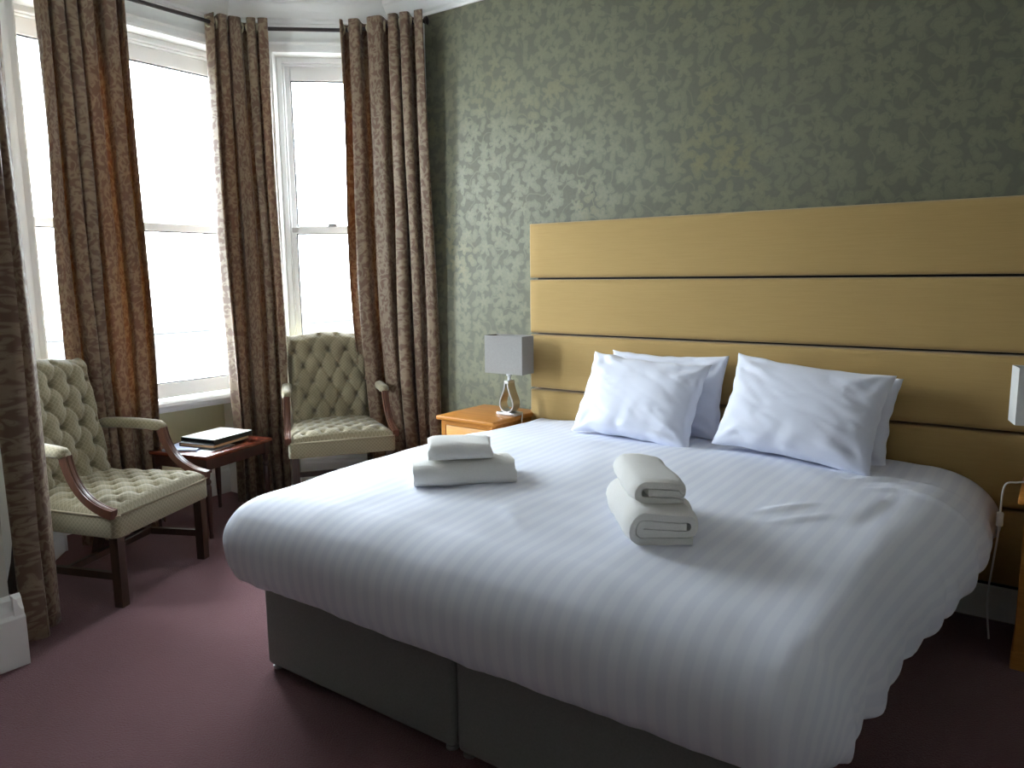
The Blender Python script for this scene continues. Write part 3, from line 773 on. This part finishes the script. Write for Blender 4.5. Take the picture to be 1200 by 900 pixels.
        for i, p in enumerate(path):
            t_ = (path[min(18, i+1)]-path[max(0, i-1)]).normalized(); sd = Vector((1, 0, 0)); nn = t_.cross(sd).normalized(); wv_ = .019; hv = .020-.004*sin(pi*i/18)
            sec = [(-1, -1), (-.72, -1), (-.6, -.8), (-.45, -1), (.0, -1.05), (.45, -1), (.6, -.8), (.72, -1), (1, -1), (1, 1), (.72, 1), (.6, .8), (.45, 1), (0, 1.05), (-.45, 1), (-.6, .8), (-.72, 1), (-1, 1)]
            rings.append([p + sd*a*wv_ + nn*b_*hv for a, b_ in sec])
        loft(bm, rings); finish('arm_support', bm, M_armwood, root, True, 35)
    return root
f1 = Vector((.917, .397)); mid1 = (Vector((-.973, -2.029))+Vector((-1.219, -1.461)))/2
p1 = mid1 - f1*.265
armchair('sage tufted armchair in front of the dark curtain, seen side on', (p1.x, p1.y, 0), atan2(f1.y, f1.x)-pi/2)
f2 = Vector((.83, -.558)); p2 = Vector((-1.30, -.485))
armchair('sage tufted armchair in the corner behind the bed, facing the room', (p2.x, p2.y, 0), atan2(f2.y, f2.x)-pi/2, .10, .935)

# ------------------------------------------------------------------ side table and papers
TZ = .47
tb = empty('side_table', (-1.675, -1.105, 0), radians(13)); tag(tb, 'small mahogany side table between the two armchairs', 'table')
hx, hy = .225, .265
bm = bmesh.new(); box2(bm, (-hx, -hy, TZ-.022), (hx, hy, TZ), .008, 3); finish('tabletop', bm, M_mahog, tb, True, 40)
bm = bmesh.new()
for lo, hi in (((-hx+.03, -hy+.025, TZ-.085), (hx-.03, -hy+.04, TZ-.022)), ((-hx+.03, hy-.04, TZ-.085), (hx-.03, hy-.025, TZ-.022)), ((-hx+.025, -hy+.03, TZ-.085), (-hx+.04, hy-.03, TZ-.022)), ((hx-.04, -hy+.03, TZ-.085), (hx-.025, hy-.03, TZ-.022))): box2(bm, lo, hi)
finish('apron', bm, M_mahog_leg, tb)
for sx in (-1, 1):
    for sy in (-1, 1):
        cx_, cy_ = sx*(hx-.035), sy*(hy-.035); bm = bmesh.new(); box2(bm, (cx_-.018, cy_-.018, TZ-.10), (cx_+.018, cy_+.018, TZ-.023), .002, 1)
        lathe(bm, [(.008, 0), (.011, .002), (.012, .02), (.010, .03), (.013, .10), (.017, .24), (.018, .29), (.013, .305), (.019, .315), (.019, .325), (.012, .335), (.016, .35), (.017, .372)], (cx_, cy_), 14)
        finish('leg', bm, M_mahog_leg, tb, True, 40)
M_paper_w = mat('white_paper', (.82, .83, .85), .5); M_blue = mat('pale_blue_cover', (.42, .48, .66), .4); M_dkgreen = mat('dark_green_cover', (.03, .05, .035), .35)
M_glossy = mat('white_glossy_cover', (.88, .89, .89), .25); M_blackc = mat('black_cover', (.015, .015, .016), .4); M_orange = mat('tan_page_edge', (.6, .38, .2), .7)
def on_table(lx, ly, dz, rz): 
    r = radians(13); return (-1.675+lx*cos(r)-ly*sin(r), -1.105+lx*sin(r)+ly*cos(r), TZ+dz), r+rz
def book(name, label, cat, lx, ly, dz, rz, sx, sy, th, cover, pages, grp=None, topcover=None):
    loc, r = on_table(lx, ly, dz, rz); root = empty(name, loc, r); tag(root, label, cat, grp)
    bm = bmesh.new(); c = .003
    box2(bm, (-sx/2, -sy/2, 0), (sx/2, sy/2, c)); box2(bm, (-sx/2, -sy/2, c), (-sx/2+.004, sy/2, th-c)); box2(bm, (-sx/2, -sy/2, th-c), (sx/2, sy/2, th)); finish('cover', bm, cover, root)
    bm = bmesh.new(); box2(bm, (-sx/2+.005, -sy/2+.004, c), (sx/2-.004, sy/2-.004, th-c)); finish('pages', bm, pages, root)
    if topcover:
        bm = bmesh.new(); box2(bm, (-sx/2+.002, -sy/2+.002, th), (sx/2-.002, sy/2-.002, th+.002)); finish('cover_sheet', bm, topcover, root)
loc, r = on_table(.06, -.13, .0005, .08); bm = bmesh.new(); box2(bm, (-.105, -.07, 0), (.105, .15, .002)); o = finish('paper_sheet', bm, M_paper_w); o.location = loc; o.rotation_euler = (0, 0, r); tag(o, 'white paper sheet lying flat on the table beneath the folders', 'paper')
book('magazine', 'pale blue magazine poking out under the folders on the side table', 'magazine', -.05, -.105, .003, .3, .20, .24, .008, M_blue, M_paper_w)
book('folder', 'black folder with tan page edges in the middle of the pile', 'folder', .03, .005, .0115, .06, .24, .30, .020, M_blackc, M_orange, topcover=None)
book('folder', 'dark green folder with glossy white cover on top of the pile', 'folder', .02, .035, .032, -.02, .25, .30, .022, M_dkgreen, M_blackc, topcover=M_glossy)

# ------------------------------------------------------------------ bedside cabinets
def cabinet(label, x0, x1, y0, y1, zt):
    root = empty('bedside_cabinet', ((x0+x1)/2, (y0+y1)/2, 0)); tag(root, label, 'cabinet', 'oak bedside cabinets')
    W, D = (x1-x0)/2, (y1-y0)/2
    bm = bmesh.new(); box2(bm, (-W, -D, zt-.024), (W, D, zt), .007, 3); finish('cabinet_top', bm, M_oak, root, True, 40)
    w_, d_ = W-.022, D-.02
    bm = bmesh.new()
    for s in (-1, 1): box2(bm, (s*w_-(.03 if s > 0 else 0), -d_, .05), (s*w_+(.03 if s < 0 else 0), d_, zt-.024), .002, 1)
    box2(bm, (-w_+.03, d_-.012, .07), (w_-.03, d_, zt-.024)); box2(bm, (-w_+.03, -d_, zt-.05), (w_-.03, d_-.012, zt-.024)); box2(bm, (-w_+.03, -d_, .07), (w_-.03, d_-.012, .10)); box2(bm, (-w_+.03, -d_, .355), (w_-.03, d_-.012, .38))
    finish('body', bm, M_oak, root)
    bm = bmesh.new(); box2(bm, (-w_-.006, -d_-.006, 0), (w_+.006, d_, .07), .005, 2); finish('plinth', bm, M_oak, root, True, 40)
    for za, zb_ in ((.103, .352), (.383, zt-.053)):
        bm = bmesh.new(); box2(bm, (-w_+.033, -d_+.002, za), (w_-.033, -d_+.02, zb_), .003, 2); box2(bm, (-w_+.04, -d_+.02, za+.01), (w_-.04, d_-.03, zb_-.03)); dr = finish('drawer', bm, M_oak_front, root, True, 40)
        bm = bmesh.new(); zc = (za+zb_)/2
        loft(bm, [[(r*cos(2*pi*k/14), -d_+.002-d, zc+r*sin(2*pi*k/14)) for k in range(14)] for r, d in ((.009, 0), (.008, .012), (.016, .018), (.017, .024), (.010, .029))]); finish('knob', bm, M_brass, dr, True, 40)
    return root
cabinet('honey oak bedside cabinet beside the brown curtain, with a lamp on it', -.50, -.10, -.47, -.035, .655)
cabinet('oak bedside cabinet past the shadowed side of the bed, partly in view', 2.186, 2.636, -.47, -.11, .632)

# ------------------------------------------------------------------ bedside lamps
def lamp(label, loc, rz, shade_mat, cord_pts, switch=None):
    root = empty('bedside_lamp', loc, rz); tag(root, label, 'lamp', 'box shade bedside lamps')
    bm = bmesh.new(); box2(bm, (-.062, -.040, 0), (.062, .040, .016), .002, 2); finish('base', bm, M_chrome, root, True, 40)
    # teardrop loop standing on the base, a deep flat band
    bm = bmesh.new(); loop = []
    half = []
    for k in range(33):
        h = k/32; z = .018+.160*h
        if h < .27: wd = .044*sqrt(max(0, 1-((.27-h)/.27)**2))
        else: q = (h-.27)/.73; wd = .009 + .035*(.5+.5*cos(pi*q**.9))
        half.append((wd, z))
    loop = [(x, z) for x, z in half] + [(-x, z) for x, z in reversed(half[1:])]
    no = len(loop); rings = []
    for dy, off in ((-.030, 0), (.030, 0)):
        pass
    def off(i, d):
        a_ = loop[(i-1) % no]; b_ = loop[(i+1) % no]; dx, dz = b_[0]-a_[0], b_[1]-a_[1]; L = hypot(dx, dz) or 1
        return loop[i][0]+dz/L*d, loop[i][1]-dx/L*d
    vr = []
    for d, y in ((.004, -.032), (.004, .032), (-.004, .032), (-.004, -.032)):
        vr.append([bm.verts.new((off(i, -d)[0], y, off(i, -d)[1])) for i in range(no)])
    for q in range(4):
        a_, b_ = vr[q], vr[(q+1) % 4]
        for i in range(no): bm.faces.new((a_[i], a_[(i+1) % no], b_[(i+1) % no], b_[i]))
    finish('teardrop_loop', bm, M_chrome, root, True, 40)
    bm = bmesh.new(); box2(bm, (-.014, -.030, .176), (.014, .030, .192), .002, 1); lathe(bm, [(.010, .190), (.010, .215), (.016, .217), (.016, .265), (.010, .27)], (0, 0), 16); finish('neck', bm, M_steel, root, True, 40)
    # hollow box shade
    bm = bmesh.new(); z0, z1, hx, hy, t = .232, .437, .125, .055, .003
    for lo, hi in (((-hx, -hy, z0), (hx, -hy+t, z1)), ((-hx, hy-t, z0), (hx, hy, z1)), ((-hx, -hy+t, z0), (-hx+t, hy-t, z1)), ((hx-t, -hy+t, z0), (hx, hy-t, z1))): box2(bm, lo, hi)
    sh = finish('lamp_shade', bm, shade_mat, root)
    bm = bmesh.new(); tube(bm, [(-hx+t, 0, z1-.03), (hx-t, 0, z1-.03)], .002, 6); tube(bm, [(0, -hy+t, z1-.03), (0, hy-t, z1-.03)], .002, 6); finish('shade_frame', bm, M_steel, sh)
    bm = bmesh.new(); lathe(bm, [(.008, .27), (.012, .28), (.024, .305), (.027, .325), (.022, .345), (.006, .355)], (0, 0), 16); finish('bulb', bm, mat('frosted_bulb', (.85, .85, .82), .4), root, True)
    bm = bmesh.new()
    cp = [Vector(p) for p in cord_pts]; pts = []
    for i in range(len(cp)-1):
        p0, p1_, p2_, p3 = cp[max(0, i-1)], cp[i], cp[i+1], cp[min(len(cp)-1, i+2)]
        for k in range(8):
            t_ = k/8; pts.append(.5*((2*p1_)+(-p0+p2_)*t_+(2*p0-5*p1_+4*p2_-p3)*t_*t_+(-p0+3*p1_-3*p2_+p3)*t_**3))
    pts.append(cp[-1]); tube(bm, pts, .0035, 8); cd = finish('cord', bm, M_cord, root, True, 60)
    if switch:
        bm = bmesh.new(); box(bm, switch, (.022, .018, .055), .006, 3); finish('cord_switch', bm, M_cord, cd, True, 40)
lamp('lamp with chrome teardrop base and grey box shade beside the curtain', (-.165, -.235, .655), 0, M_shade, [(.05, .03, .008), (.060, .03, .0045), (.069, .022, .002), (.0735, .01, -.05), (.0735, .0, -.25), (.0735, .0, -.42)])
lamp('lamp with pale box shade at the edge beyond the shadowed bed side', (2.262, -.26, .632), radians(14), M_shade_w, [(-.05, .03, .008), (-.085, .02, .006), (-.130, -.01, .0), (-.142, -.03, -.08), (-.142, -.03, -.16), (-.15, -.02, -.30), (-.155, .0, -.45), (-.13, .05, -.627)], (-.142, -.03, -.125))
